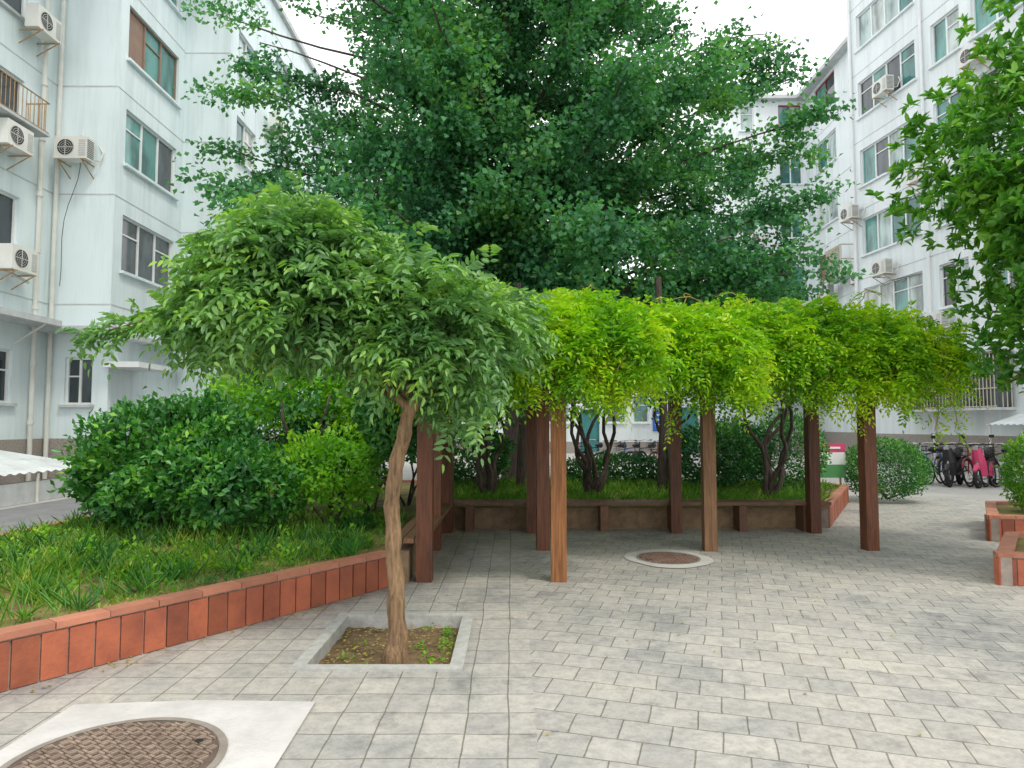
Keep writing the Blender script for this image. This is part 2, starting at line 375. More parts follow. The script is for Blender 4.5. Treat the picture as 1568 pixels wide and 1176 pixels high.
for i in range(15):
    x=-0.95+i*0.38; y0=6.4 if x<0.6 else 8.0
    mb.box((x,(y0+10.1)/2,2.215),(0.07,10.1-y0,0.095),'wood')
mb.done('beams',perg)
mb=MB()
mb.box((1.70,10.02,0.15),(5.5,0.12,0.30),'benchs')
for yy in (9.70,9.82,9.94): mb.box((1.70,yy,0.39),(5.55,0.105,0.045),'benchw')
for x in (-0.6,0.3,1.3,2.3,3.25,4.15): mb.box((x,9.82,0.18),(0.11,0.28,0.36),'benchw')
mb.box((-1.04,8.2,0.15),(0.12,3.3,0.30),'benchs')
for xx in(-1.10,-.99,-.88): mb.box((xx,8.1,0.39),(0.1,3.0,0.045),'woodw')
mb.done('bench',perg)

# vines on pergola
vine=empty('wisteria_vine')
rects=((-1.15,5.2,7.7,10.2),(-1.2,1.3,6.25,8.8),(0.6,2.7,7.15,9.0))
def edist(x,y):
    best=np.full(len(x),-9.0)
    for a,b,c,d in rects:
        dd=np.minimum(np.minimum(x-a,b-x),np.minimum(y-c,d-y)); best=np.maximum(best,dd)
    return best
def ztop(x,y,e):
    base=2.62+0.10*(y-6.5)+0.05*np.sin(x*2.3+.6)+0.05*np.sin(x*5.1+y*2.3)+0.05*np.sin(y*7+x*1.7)+.05*np.sin(x*13+2)
    k=np.clip(e/0.38,0,1); return 2.25+(base-2.25)*np.sqrt(1-(1-k)**2+1e-6)
x=rng.uniform(-1.3,5.5,40000); y=rng.uniform(6.1,10.3,40000); e=edist(x,y)+.06*np.sin(x*5+y*3)+.08*np.sin(x*11-y*7)+.05*np.sin(x*19); ok=e>0; x,y,e=x[ok],y[ok],e[ok]
zt=ztop(x,y,e)
edge=(e<0.42)&(y<9.6)
keep=edge|(rng.random(len(x))<.42); x,y,e,zt,edge=x[keep],y[keep],e[keep],zt[keep],edge[keep]
x=x[:14500];y=y[:14500];e=e[:14500];zt=zt[:14500];edge=edge[:14500]
zlo=np.where(edge,1.97+.07*np.sin(x*4.3)+.08*np.sin(x*11+y*5)+.05*np.sin(x*23),2.22)
u=rng.random(len(x)); u=np.where(edge,u**0.9,np.where(rng.random(len(x))<.7,1-.15*u,u))
z=zlo+(zt-zlo)*u+rng.normal(size=len(x))*.05
P=np.stack([x,y,z],1)
ctr=np.stack([np.clip(x,-.5,4.4),np.where(x<1.1,np.clip(y,7.0,9.6),np.clip(y,8.4,9.6)),np.full(len(x),2.25)],1)
D=nrm(P-ctr+np.array([0,0,.12])); R=D*.75+rng.normal(size=P.shape)*.55+np.array([0,0,.12])
c=compound(P,R,rng.uniform(.15,.26,len(P)),5,0.070,0.030,0.5)
leaf_obj('vine_leaves',*c,'L_vine',vine)
mb=MB(); hp=[];hr=[]
for i in range(170):
    if i<120:
        a=rng.uniform(-1.05,5.1); y=(6.3 if a<1.2 else 7.2 if a<2.6 else 7.75)+rng.uniform(-.05,.4); z=2.15; L=rng.uniform(.15,.5)*(1.5 if i%9==0 else 1)
        pts=[(a+.05*math.sin(k*1.3+i),y+.04*math.cos(k*1.1+i),z-L*k/6) for k in range(7)]
        for k in range(2,7):
            for _ in range(2): hp.append(pts[k]); hr.append((rng.normal(),rng.normal()-.5,-.4))
    else:
        a=rng.uniform(-1.0,4.8); y=(6.6 if a<1.1 else 8.0)+rng.uniform(0,1); z=2.6 if a<1.1 else 2.75; L=rng.uniform(.12,.38)
        bx,by=rng.normal()*.35,rng.normal()*.2
        pts=[(a+bx*(k/7)**1.5+.03*math.sin(k*1.9+i),y+by*k/7,z+L*math.sin(k/7*2.2)) for k in range(8)]
        if i%3==0:
            for k in range(3,6): hp.append(pts[k]); hr.append((rng.normal(),rng.normal(),.4))
    mb.tube(pts,[.006]*(len(pts)-1)+[.002],'tend',4)
for i in range(10):
    x=rng.uniform(-.9,4.2); pts=[(x+.9*k/8+.08*math.sin(k+i),7+2.4*k/8 if x<.5 else 8.2+1.5*k/8,2.1+.05*math.sin(k*2+i)) for k in range(9)]
    mb.tube(pts,[.02]*9,'bark',6)
mb.done('vine_tendrils',vine,True)
hp=np.array(hp);hr=np.array(hr)
c=compound(hp,hr,.16,4,0.06,0.026,0.6); leaf_obj('hanging_leaves',*c,'L_vine',vine)

def curve_pts(a,b,n,sag=0.0,wig=0.05,seed=0):
    r=np.random.default_rng(seed); a=np.array(a,float);b=np.array(b,float); L=np.linalg.norm(b-a); out=[]
    ph=r.uniform(0,6.28,3)
    for i in range(n+1):
        t=i/n; p=a+(b-a)*t; p[2]+=sag*4*t*(1-t); s=math.sin(math.pi*t)
        p+=np.array([math.sin(5*t+ph[0]),math.sin(6*t+ph[1]),math.sin(4.5*t+ph[2])])*wig*L*s
        out.append(p)
    return out
# ------------------------------------------------------------ foreground tree
ft=empty('pagoda_tree')
mb=MB()
tr=[(-0.76,4.55,-.10),(-0.755,4.55,0.0),(-0.75,4.56,.15),(-0.765,4.58,.4),(-0.785,4.6,.65),(-0.805,4.62,.9),(-0.80,4.63,1.1),(-0.765,4.63,1.3),(-0.715,4.63,1.5),(-0.67,4.64,1.70)]
tp=[];trr=[]
for i in range(37):
    q=i/4; i0=min(int(q),8); f=q-i0; a=np.array(tr[i0]);b=np.array(tr[i0+1]); p=a+(b-a)*f; tp.append(p+np.array([.006*math.sin(i*1.1),.006*math.cos(i*.9),0]))
    trr.append(np.interp(q,range(10),[.11,.08,.062,.056,.053,.052,.052,.050,.048,.038])*(1+.06*math.sin(i*1.9)+.04*math.sin(i*3.1)))
mb.tube(tp,trr,'bark',16)
lobes=[((-1.62,4.95,2.54),(.60,.75,.46),1350,1),((-1.80,4.9,2.28),(.48,.6,.30),620,2),((-0.60,5.0,2.20),(.58,.7,.34),1000,3),((-1.15,5.0,2.38),(.5,.7,.36),520,4),
       ((-0.22,5.7,2.28),(.45,.6,.32),450,5),((-1.45,4.85,2.2),(.66,.6,.20),600,6),((-1.42,4.7,2.74),(.36,.4,.24),240,7),((-1.95,4.8,2.5),(.28,.4,.22),190,8),((-.85,4.85,2.40),(.3,.4,.2),180,9),((-2.08,4.8,2.18),(.28,.35,.16),150,10),((-.62,4.6,1.97),(.42,.35,.18),280,12)]
k=0
top=np.array(tr[-1])
for (c0,r0,n,sd) in lobes[:6]:
    for q in range(2):
        k+=1; e=np.array(c0)+rand_dir(1)[0]*np.array(r0)*.6; e[2]=max(e[2],2.2)
        st0=top+(np.array([rng.uniform(-.02,.02),0,rng.uniform(-.12,.0)]))
        pts=curve_pts(st0,e,8,0.04,0.07,k); mb.tube(pts,list(np.linspace(.02,.005,9)),'bark',7)
mb.tube(curve_pts((-.69,4.63,1.6),(-1.35,4.85,2.08),8,.04,.05,77),list(np.linspace(.032,.016,9)),'bark',8)
pts=curve_pts((-1.35,4.85,2.08),(-2.95,4.8,2.14),9,.12,.03,91); mb.tube(pts,list(np.linspace(.016,.004,10)),'bark',6)
mb.tube(curve_pts((-.70,4.63,1.58),(-.35,5.0,2.1),6,0,.05,5),list(np.linspace(.032,.015,7)),'bark',8)
mb.done('trunk',ft,True)
PP=[];RR=[]
for (c0,r0,n,sd) in lobes:
    p,d=blob_pts(n,c0,r0,sd,.5,.22,-.7,3.4); PP.append(p); RR.append(d*.6+rng.normal(size=d.shape)*.45+np.array([0,0,.18]))
for i in range(50):
    cx=rng.uniform(-2.1,-.1); cz=np.interp(cx,[-2.2,-1.7,-1.1,-.3],[2.4,2.92,2.7,2.48]); b0=np.array([cx,4.9+rng.normal()*.3,cz-.08]); dr=np.array([rng.normal()*.22,rng.normal()*.2,rng.uniform(.05,.2)])
    for q in range(4): PP.append((b0+dr*q/3)[None]); RR.append((rng.normal(size=3)*.7+[0,0,.6])[None])
sp=np.array(curve_pts((-2.1,4.85,2.25),(-2.95,4.8,2.12),20,.05,.03,4))
for _ in range(3): PP.append(sp+rng.normal(size=sp.shape)*.04); RR.append(np.tile([-.6,0,.1],(21,1))+rng.normal(size=sp.shape)*.5)
hx=rng.uniform(-1.0,-.05,120); PP.append(np.stack([hx,4.62+rng.uniform(0,.5,120),1.98-rng.uniform(0,.55,120)*np.exp(-((hx+.40)/.3)**2)],1)); RR.append(rng.normal(size=(120,3))*.6+np.array([0,-.2,-.5]))
P=np.concatenate(PP);R=np.concatenate(RR)
c=compound(P,R,rng.uniform(.17,.28,len(P)),5,0.076,0.028,0.42)
leaf_obj('leaves',*c,'L_front',ft,hi=True)

# ------------------------------------------------------------ ginkgo
gk=empty('ginkgo_tree'); mb=MB()
bx,by=0.15,16.2
mb.tube([(bx,by,-.1),(bx,by,.4),(bx+.05,by,3),(bx,by+.1,7),(bx+.1,by,11),(bx,by,14.5)],[.5,.38,.28,.18,.10,.03],'barkd',12)
def Rh(h): return np.interp(h,[3,4,5.5,7,9,11,12.5,14,15.5],[3.6,5.4,6.3,6.5,6.3,5.9,4.8,3.0,.8])
tw=[]
limbs=[]
for i in range(84):
    t=(i+.5)/84; h0=2.6+9.6*t; az=i*2.39996+rng.uniform(-.3,.3); up=rng.uniform(.35,1.0)*(1 if t>.15 else .7)
    hend=h0+1.2+up*1.4; R=Rh(hend)*rng.uniform(.72,1.06)
    limbs.append(((bx,by,h0),(bx+R*math.cos(az),by+R*math.sin(az)*.82,hend),0))
for e in ((6.9,15.5,5.6),(6.5,14.5,6.3),(6.7,15.5,9.6),(6.2,15,10.2),(6.9,16,4.7),(5.8,13.8,4.6),(-6.6,15.4,9.8),(-7.0,15.6,11.2),(-6.2,15,7.6),(5.3,15,4.2),(-2.5,11.6,4.8),(1.5,11.3,4.6),(4,12.2,4.9),(-4.6,12.6,5.3),(6.3,15.2,5.0),(6.0,15,7.6)):
    limbs.append(((bx,by,max(2.6,e[2]-2.5)),e,0))
for i in range(58):
    az=rng.uniform(0,6.28); h0=rng.uniform(3.2,11); R=Rh(h0+1)*rng.uniform(.35,.75); limbs.append(((bx,by,h0),(bx+R*math.cos(az),by+R*.85*math.sin(az),h0+rng.uniform(.3,1.3)),1))
for i,(a,b,sh) in enumerate(limbs):
    pts=curve_pts(a,b,9,.35,.04,100+i); mb.tube(pts,list(np.linspace(.06 if not sh else .04,.012,10)),'barkd',6)
    main=nrm(np.array(b)-np.array(a))
    for j in range(17 if not sh else 13):
        t=rng.uniform(.2,1.0); q=t*9; i0=min(int(q),8); base=pts[i0]+(pts[i0+1]-pts[i0])*(q-i0)
        d=nrm(main*.8+rng.normal(size=3)*np.array([.7,.7,.42])+np.array([0,0,.08])); L=rng.uniform(.6,1.2)
        if t>.95: d=nrm(main+rng.normal(size=3)*.25)
        e=base+d*L; e[2]-=.12
        zz=base[2]
        if -5.3<base[0]<-3.3 and zz>9.4 and rng.random()<.75: continue
        if base[0]>3.6 and zz>10.1 and rng.random()<.55: continue
        if zz>10 and rng.random()<.22: continue
        if zz>8.3 and math.sin(base[0]*1.9+1)*math.sin(zz*2.1+.5)>.5 and rng.random()<.8: continue
        tw.append((base,e))
        if j%4==0: mb.tube([base,(base+e)/2+np.array([0,0,.05]),e],[.016,.01,.004],'barkd',4)
mb.done('trunk',gk,True)
A=np.array([t[0] for t in tw]);B=np.array([t[1] for t in tw]); nl=104
t=rng.uniform(0.05,1.08,(len(A),nl,1)); P=A[:,None]+(B-A)[:,None]*t+rng.normal(size=(len(A),nl,3))*np.array([.18,.18,.12])
P=P.reshape(-1,3); dd=np.repeat(nrm(B-A)[:,None],nl,1).reshape(-1,3)
D=dd*.5+rng.normal(size=P.shape)*.6+np.array([0,0,-.3]); Nn=rng.normal(size=P.shape)*.6+np.array([0,-.35,.8])
leaf_obj('leaves',P,D,Nn,rng.uniform(.09,.145,len(P)),rng.uniform(.085,.135,len(P)),'L_ginkgo',gk)

# ------------------------------------------------------------ right tree with big leaves
rt=empty('magnolia_tree'); mb=MB(); mb.tube([(6.3,7,.1),(6.25,7,1.2),(6.15,6.9,2.4),(6.1,6.8,4.5)],[.13,.1,.08,.03],'bark',10)
P=[];
for (c0,r0,n,sd) in (((5.95,6.9,4.3),(1.65,1.7,1.4),1500,11),((6.0,6.8,2.8),(1.2,1.4,1.05),900,12),((6.3,6.9,5.6),(1.5,1.5,1.2),500,13),((5.25,6.3,3.75),(.8,.8,.55),450,14),((5.9,6.3,2.1),(.80,.8,.72),480,15)):
    p,d=blob_pts(n,c0,r0,sd,.5,.24,-.95,3.5); P.append((p,d))
    for q in range(10):
        e=p[rng.integers(len(p))]; mb.tube(curve_pts((6.15,6.9,min(c0[2],4)-.8),e,6,.1,.05,q+sd*20),list(np.linspace(.035,.006,7)),'bark',5)
mb.done('trunk',rt,True)
p=np.concatenate([a for a,b in P]); d=np.concatenate([b for a,b in P]); k=9
ax=nrm(d*.5+np.array([0,0,.7])+rng.normal(size=d.shape)*.35)
PW=np.repeat(p,k,0)+rng.normal(size=(len(p)*k,3))*.012; AX=np.repeat(ax,k,0)
D=nrm(AX*.55+rand_dir(len(PW))*1.0)
leaf_obj('leaves',PW,D,AX+rng.normal(size=AX.shape)*.15,rng.uniform(.09,.135,len(PW)),rng.uniform(.042,.058,len(PW)),'L_right',rt,hi=True)

# ------------------------------------------------------------ shrubs
def shrub(name,blobs,mat,ll,lw,stems=None,amp=.13,parts=4):
    e=empty(name); mb=MB(); PP=[];DD=[]
    for i,(c0,r0,n) in enumerate(blobs):
        p,d=blob_pts(n,c0,r0,int(abs(c0[0]*70+c0[1]*31))%1000,.62,amp,-.9,4.0); PP.append(p);DD.append(d)
        base=(c0[0],c0[1],stems if stems is not None else .2)
        for q in range(parts):
            ee=p[rng.integers(len(p))]; mb.tube(curve_pts(base,ee,6,0,.06,int(rng.integers(9999))),list(np.linspace(.022,.004,7)),'barkd',5)
    mb.done('stems',e,True)
    p=np.concatenate(PP);d=np.concatenate(DD); sel=p[:,2]>.28 if stems is None else p[:,2]>.02; p,d=p[sel],d[sel]
    D=d*.6+rng.normal(size=p.shape)*.6+np.array([0,0,.25]); Nn=d*.6+np.array([0,0,.6])+rng.normal(size=p.shape)*.4
    leaf_obj('leaves',p,D,Nn,rng.uniform(.8,1.25,len(p))*ll,rng.uniform(.8,1.2,len(p))*lw,mat,e)
    return e
shrub('round_shrub',[((-4.0,7.9,1.08),(.92,.85,.72),8500),((-3.15,7.6,.85),(.72,.8,.5),5000),((-4.55,8.1,.85),(.5,.6,.5),2600),((-3.6,8.0,1.35),(.6,.7,.4),2600)],'L_shrub',.085,.048,amp=.22)
shrub('tall_shrub',[((-3.0,9.6,2.1),(.9,.9,.6),5000),((-3.7,10.3,1.9),(.9,.9,.6),3600),((-1.95,9.6,1.85),(.65,.8,.7),4000),((-2.15,8.2,.95),(.6,.6,.45),3000)],'L_mid',.08,.042,amp=.30)
shrub('tall_shrub',[((-1.45,8.9,1.7),(.5,.8,.75),3200),((-1.6,10.5,1.9),(.9,.9,.8),4000),((-3.2,11.5,1.7),(1.8,.9,1.0),6500),((-2.6,9.9,1.1),(.8,.6,.7),3500)],'L_dark',.09,.05,amp=.2)
shrub('round_shrub',[((5.15,12.9,.98),(.75,.7,.72),5500)],'L_shrub',.06,.036)
shrub('round_shrub',[((7.35,13.5,.62),(.80,.75,.60),7000)],'L_shrub',.055,.034,0.05,.08)
shrub('dark_shrub',[((3.6,12.3,.95),(.75,.7,.6),4000),((4.2,12.8,1.0),(.6,.6,.6),3000)],'L_dark',.08,.045)
shrub('dark_shrub',[((-.8,13.7,.9),(.8,.6,.6),4200),((2.2,14.1,.55),(1.3,.5,.32),3200)],'L_dark',.09,.05)
shrub('small_shrub',[((7.5,9.7,.80),(.5,.5,.58),4500)],'L_right',.06,.035)
def small_tree(name,x,y,h,seed,n=5,spread=.9,leaf=900):
    r=np.random.default_rng(seed); e=empty(name); mb=MB(); P=[]
    for q in range(n):
        a=r.uniform(0,6.28); en=(x+spread*math.cos(a),y+.6*spread*math.sin(a),h*r.uniform(.8,1.1))
        md=(x+.35*spread*math.cos(a+1),y+.2*math.sin(a+1),h*.45)
        pts=curve_pts((x,y,.2),md,6,0,.08,seed+q)+curve_pts(md,en,6,0,.08,seed+q+50)[1:]
        mb.tube(pts,list(np.linspace(.05,.015,13)),'barkd',7); P.append(np.array(en))
    mb.done('trunk',e,True)
    p=np.concatenate([c0+rng.normal(size=(leaf//n,3))*np.array([.35,.35,.22]) for c0 in P])
    leaf_obj('leaves',p,rng.normal(size=p.shape)+[0,0,-.3],rng.normal(size=p.shape)*.5+[0,0,1],.09,.055,'L_dark',e)
small_tree('understory_tree',1.35,11.4,2.5,1,7,.8,2000); small_tree('understory_tree',-.4,11.6,2.4,2,5,.6,2000)
small_tree('understory_tree',4.2,11.2,2.6,3,5,.8,2200); small_tree('understory_tree',2.9,13.2,2.6,4,5,.7,1400); small_tree('understory_tree',-3.0,8.6,1.7,5,5,.7,400)
mb=MB()
for x,y,r in((-.55,12.2,.11),(.15,12.9,.09),(2.7,12.4,.1)): mb.tube([(x,y,.2),(x+.05,y,1.5),(x-.02,y,4.2)],[r,r*.8,r*.6],'barkd',8)
mb.done('bare_tree_trunks')
# ------------------------------------------------------------ grass
def grass(name,pts,per,hmin,hmax,w,mat='L_grass',spread=.05):
    n=len(pts)*per; P=np.repeat(pts,per,0)+np.concatenate([rng.normal(size=(n,2))*spread,np.zeros((n,1))],1)
    az=rng.uniform(0,6.28,n); lean=rng.uniform(.1,1.2,n); D=np.stack([np.cos(az)*lean,np.sin(az)*lean,np.ones(n)],1)
    Nn=np.stack([-np.cos(az),-np.sin(az),lean],1); 
    return leaf_obj(name,P,D,Nn,rng.uniform(hmin,hmax,n),w,mat,None,hi=True,fold=.2)
def scatter(n,x0,x1,y0,y1,poly,z):
    p=np.stack([rng.uniform(x0,x1,n),rng.uniform(y0,y1,n)],1); p=p[inpoly(p,poly)]
    return np.concatenate([p,np.full((len(p),1),z)],1)
inner=[(-4.35,2.3),(-1.4,6.5),(-1.3,9.8),(-1.3,10.15),(4.4,10.15),(6.2,13.3),(5.9,14.4),(-5.3,14.4),(-5.45,2.3)]
p=scatter(330,-5.5,-1.2,2,8.5,inner,.26); grass('grass',p,22,.12,.25,.010,'L_grass',.05)
p=scatter(120,-5.5,-1.2,2,8.5,inner,.26); grass('grass',p,22,.16,.28,.011,'L_shrub',.05)
p=scatter(4600,-5.5,-1.2,2,10,inner,.265); p=p[(np.sin(p[:,0]*2.3)+np.sin(p[:,1]*1.9+p[:,0])+rng.normal(size=len(p))*.7)>-.5]
grass('ground_cover_grass',p,5,.03,.09,.011,'L_grass',.05)
p=scatter(700,-1.2,6.2,10.1,14.4,inner,.26); grass('grass',p,16,.12,.26,.012,'L_grass',.08)
p=scatter(150,-5.5,-1.2,2,8.5,inner,.27); q=np.repeat(p,14,0)+rng.normal(size=(len(p)*14,3))*[.06,.06,.04]+[0,0,.09]
leaf_obj('bed_weeds',q,rng.normal(size=q.shape)+[0,0,.3],rng.normal(size=q.shape)*.4+[0,0,1],.055,.03,'L_mid')
q=np.stack([rng.uniform(-1.2,-.42,60),rng.uniform(4.4,5.3,60),np.full(60,-.05)],1); q=q[(q[:,0]>-.65)|(rng.random(60)<.25)]; q=np.repeat(q,6,0)+rng.normal(size=(len(q)*6,3))*[.03,.03,.01]
leaf_obj('pit_weeds',q,rng.normal(size=q.shape)+[0,0,.5],rng.normal(size=q.shape)*.3+[0,0,1],.035,.02,'L_mid')
n=300; q=np.stack([rng.uniform(-1.25,-.4,n),rng.uniform(4.35,5.4,n),np.full(n,-.055)],1)
q2=np.stack([rng.uniform(-1,5,110),rng.uniform(3,9.5,110),np.full(110,.006)],1)
q3=scatter(1400,-5.4,-1.2,2,9,inner,.285)
q4=np.stack([rng.uniform(-3.2,-1.0,60),np.zeros(60),np.full(60,.008)],1); q4[:,1]=6.4+(q4[:,0]+1.13)*1.43-rng.uniform(.02,.25,60)
q=np.concatenate([q,q2,q3,q4]); leaf_obj('fallen_leaves',q,rng.normal(size=q.shape)*[1,1,.08],rng.normal(size=q.shape)*.15+[0,0,1],.030,.017,'L_dry')

# ------------------------------------------------------------ buildings
def P3(p0,u,n,s,z,d): return (p0.x+u.x*s-n.x*d,p0.y+u.y*s-n.y*d,z)
class Bld:
    def __init__(s,name,wk): s.e=empty(name); s.w=MB(); s.g=MB(); s.t=MB(); s.k=wk
    def wall(s,p0,p1,z0,z1,ops=(),plinth=1.15,joints=True):
        p0=Vector((*p0,0));p1=Vector((*p1,0)); L=(p1-p0).length; u=(p1-p0)/L; n=Vector((u.y,-u.x,0)); a=math.atan2(u.y,u.x)
        xs=sorted({0,L,*[o[0] for o in ops],*[o[1] for o in ops]}); zs=sorted({z0,z1,plinth,*[o[2] for o in ops],*[o[3] for o in ops]})
        for A,B in zip(xs,xs[1:]):
            for C,Dz in zip(zs,zs[1:]):
                mx,mz=(A+B)/2,(C+Dz)/2
                if any(o[0]<mx<o[1] and o[2]<mz<o[3] for o in ops): continue
                s.w.poly([P3(p0,u,n,A,C,0),P3(p0,u,n,B,C,0),P3(p0,u,n,B,Dz,0),P3(p0,u,n,A,Dz,0)],'plinth' if mz<plinth else s.k)
        for o in ops:
            A,B,C,Dz,pn,sty=o; r=.14
            for q in (((A,C),(B,C)),((B,C),(B,Dz)),((B,Dz),(A,Dz)),((A,Dz),(A,C))):
                (a1,c1),(a2,c2)=q; s.w.poly([P3(p0,u,n,a1,c1,0),P3(p0,u,n,a2,c2,0),P3(p0,u,n,a2,c2,r+.02),P3(p0,u,n,a1,c1,r+.02)],s.k)
            fk={'red':'red','brown':'brownf','metal':'metal','door':'teal'}.get(sty,'frame')
            def bar(x0,x1,c0,c1,dep,th,k=fk):
                c=P3(p0,u,n,(x0+x1)/2,(c0+c1)/2,dep); s.g.box(c,(x1-x0,th,c1-c0),k,a)
            f=.055
            bar(A,B,C,C+f,.1,.05);bar(A,B,Dz-f,Dz,.1,.05);bar(A,A+f,C+f,Dz-f,.1,.05);bar(B-f,B,C+f,Dz-f,.1,.05)
            for i in range(pn):
                xa=A+f+(B-A-2*f)*i/pn; xb=A+f+(B-A-2*f)*(i+1)/pn
                if i: bar(xa-.03,xa+.03,C+f,Dz-f,.102,.045)
                rr=random.random()
                gk='glassT' if rr<.55 else ('glassC' if rr<.78 else 'glassD')
                if sty=='dark': gk='glassD'
                if sty=='door': gk='teal'
                if sty=='brown' and i==0: gk='brownf'
                s.g.poly([P3(p0,u,n,xa,C+f,.12),P3(p0,u,n,xb,C+f,.12),P3(p0,u,n,xb,Dz-f,.12),P3(p0,u,n,xa,Dz-f,.12)],gk)
                if random.random()<.4: bar(xa,xb,Dz-.5,Dz-.46,.103,.03)
            if C>0.3: s.t.box(P3(p0,u,n,(A+B)/2,C-.035,-.04),(B-A+.16,.12,.07),s.k if sty!='dark' else 'conc',a)
        if joints:
            z=4.55
            while z<z1-1:
                c=P3(p0,u,n,L/2,z,-.002); s.t.box(c,(L-.01,.012,.03),'conc',a); z+=2.85
    def done(s,poly,z,rk='conc'):
        s.w.poly([(x,y,z) for x,y in poly],rk)
        s.w.done('walls',s.e); s.g.done('windows',s.e); s.t.done('trim',s.e)
FL=[2.65+2.85*k for k in range(6)]
LB=Bld('apartment_building','wallL')
def rows(a,b,pn,sty='w',h=1.4,fl=range(1,5),off=0): return [(a,b,FL[k]+off,FL[k]+off+h,pn,sty if not callable(sty) else sty(k)) for k in fl]
ZL=17.0
LB.wall((-11.75,8),(-11.75,17.2),0,ZL,rows(6.3,8.0,2,'dark')+rows(2.5,4.5,2)+[(6.3,8.0,2.0,3.25,2,'dark')])
LB.wall((-11.75,17.2),(-10.2,17.2),0,ZL,[(.45,1.15,2.0,3.2,2,'dark')])
LB.wall((-10.2,17.2),(-10.2,20.7),0,ZL,rows(.4,3.1,3,lambda k:'brown' if k==3 else 'w',1.5))
LB.wall((-10.2,20.7),(-8.8,20.7),0,ZL)
LB.wall((-8.8,20.7),(-8.8,40),0,ZL,rows(.6,2.2,2,'w',1.4,range(1,5),-1.2)+rows(4,6,2)+rows(8,10.5,3)+rows(13,15,2))
LB.wall((-8.8,40),(-22,40),0,ZL); LB.wall((-22,8),(-11.75,8),0,ZL)
t=LB.t
t.box((-11.35,12.3,3.95),(.8,8.4,.14),'conc'); t.box((-10.75,16.87,3.85),(2.0,.66,.12),'conc'); t.box((-9.95,18.9,3.75),(.5,3.0,.12),'conc')
t.box((-9.75,17.75,3.0),(.9,1.6,.14),'frame')
for y in (13,14.5,16): t.tube([(-11.74,y,3.4),(-11.0,y,3.88)],.025,'pipe',6)
for (x,y) in ((-11.62,16.5),(-11.6,17.05)): t.tube([(x,y,0),(x,y,ZL)],.055,'pipe',10)
for z in np.arange(1.5,16,1.4): t.tube([(-11.62,16.5,z),(-11.62,16.5,z+.1)],.075,'pipe',10)
t.tube([(-11.6,16.2,4.9),(-11.6,15.0,5.1),(-11.6,11,5.3)],.04,'pipe',8)
t.box((-15.5,24.5,ZL+.1),(13.7,33,.2),'conc')
for (z,y0,y1) in ((8.5,14.3,16.1),(14.2,14.3,16.0)):
    x=-11.2
    t.box((-11.45,(y0+y1)/2,z-.05),(.6,y1-y0,.06),'conc')
    for zz in (z+.02,z+.75): t.tube([(-11.74,y0,zz),(x,y0,zz),(x,y1,zz),(-11.74,y1,zz)],.018,'metal',5)
    for q in np.arange(y0,y1+.01,.13): t.tube([(x,q,z),(x,q,z+.75)],.011,'metal',4)
    for q in np.arange(-11.7,x,.13): t.tube([(q,y1,z),(q,y1,z+.75)],.011,'metal',4)
LB.done([(-11.75,8),(-11.75,17.2),(-10.2,17.2),(-10.2,20.7),(-8.8,20.7),(-8.8,40),(-22,40),(-22,8)],ZL)

RB=Bld('apartment_building','wallR')
ZR=18.5; ZN=20.5
pB0=(14.2,28);pB1=(16.9,6)
RB.wall((11.2,35),(15.4,35),0,ZR,rows(2.8,4.0,2,lambda k:'red' if k==5 else 'w',1.4,range(1,5+1))+rows(.8,1.5,1,'w',1.4,range(1,6))+[(2.4,3.2,.05,2.4,1,'dark')])
RB.wall((15.4,35),(15.2,28),0,ZR,rows(1.2,3.5,2,lambda k:'red' if k==5 else 'brown' if k==2 else 'w',1.5,range(1,6)))
RB.wall((15.2,28),pB0,0,ZN)
RB.wall(pB0,pB1,0,ZN,rows(.6,3.9,4,'w',1.5,range(1,6))+rows(4.7,6.0,2,'w',1.5,range(1,6))+rows(6.5,9.2,3,'w',1.5,range(1,6))+rows(10.5,13,3,'w',1.5,range(1,6)))
RB.wall((11.2,45),(11.2,35),0,ZR)
RB.wall(pB1,(30,6),0,ZN); 
t=RB.t
u=Vector((pB1[0]-pB0[0],pB1[1]-pB0[1],0)).normalized(); nn=Vector((u.y,-u.x,0)); o0=Vector((*pB0,0)); an=math.atan2(u.y,u.x)
def RP(s,z,d): return P3(o0,u,nn,s,z,-d)
t.box((13.3,35,ZR+.1),(4.6,.7,.2),'conc'); t.box((15.2,31.4,ZR+.1),(.7,6.6,.2),'conc')
a0,a1=3.2,7.6
t.box(RP((a0+a1)/2,1.98,.35),(a1-a0,.7,.08),'conc',an); t.box(RP((a0+a1)/2,3.75,.35),(a1-a0,.75,.08),'conc',an)
t.box(RP((a0+a1)/2,2.85,.15),(a1-a0-.1,.1,1.65),'glassD',an)
for q in np.arange(a0,a1+.01,.14): t.tube([RP(q,2.02,.66),RP(q,3.72,.66)],.014,'beige',5)
for z in(2.05,2.6,3.2,3.7): t.tube([RP(a0,z,.66),RP(a1,z,.66)],.018,'beige',5)
for q in(.15,.3,.45): t.tube([RP(a0,2,q),RP(a0,3.7,q)],.014,'beige',5); t.tube([RP(a1,2,q),RP(a1,3.7,q)],.014,'beige',5)
z0=8.2
for q in np.arange(29.9,31.4,.14): t.tube([(14.6,q,z0),(14.6,q,z0+1.3)],.025,'beige',4)
for z in(z0,z0+.65,z0+1.3): t.tube([(15.2,29.9,z),(14.6,29.9,z),(14.6,31.4,z),(15.2,31.4,z)],.03,'beige',4)
t.box((14.9,30.65,z0-.06),(.7,1.6,.1),'conc')
for s_ in(.25,4.3,9.8): t.tube([RP(s_,0,.08),RP(s_,ZN,.08)],.05,'frame',8)
t.box((13.6,34.2,2.9),(2.6,1.6,.15),'conc'); 
RB.done([(11.2,45),(11.2,35),(15.4,35),(15.2,28),(15.2,28.001),(30,28),(30,45)],ZR)
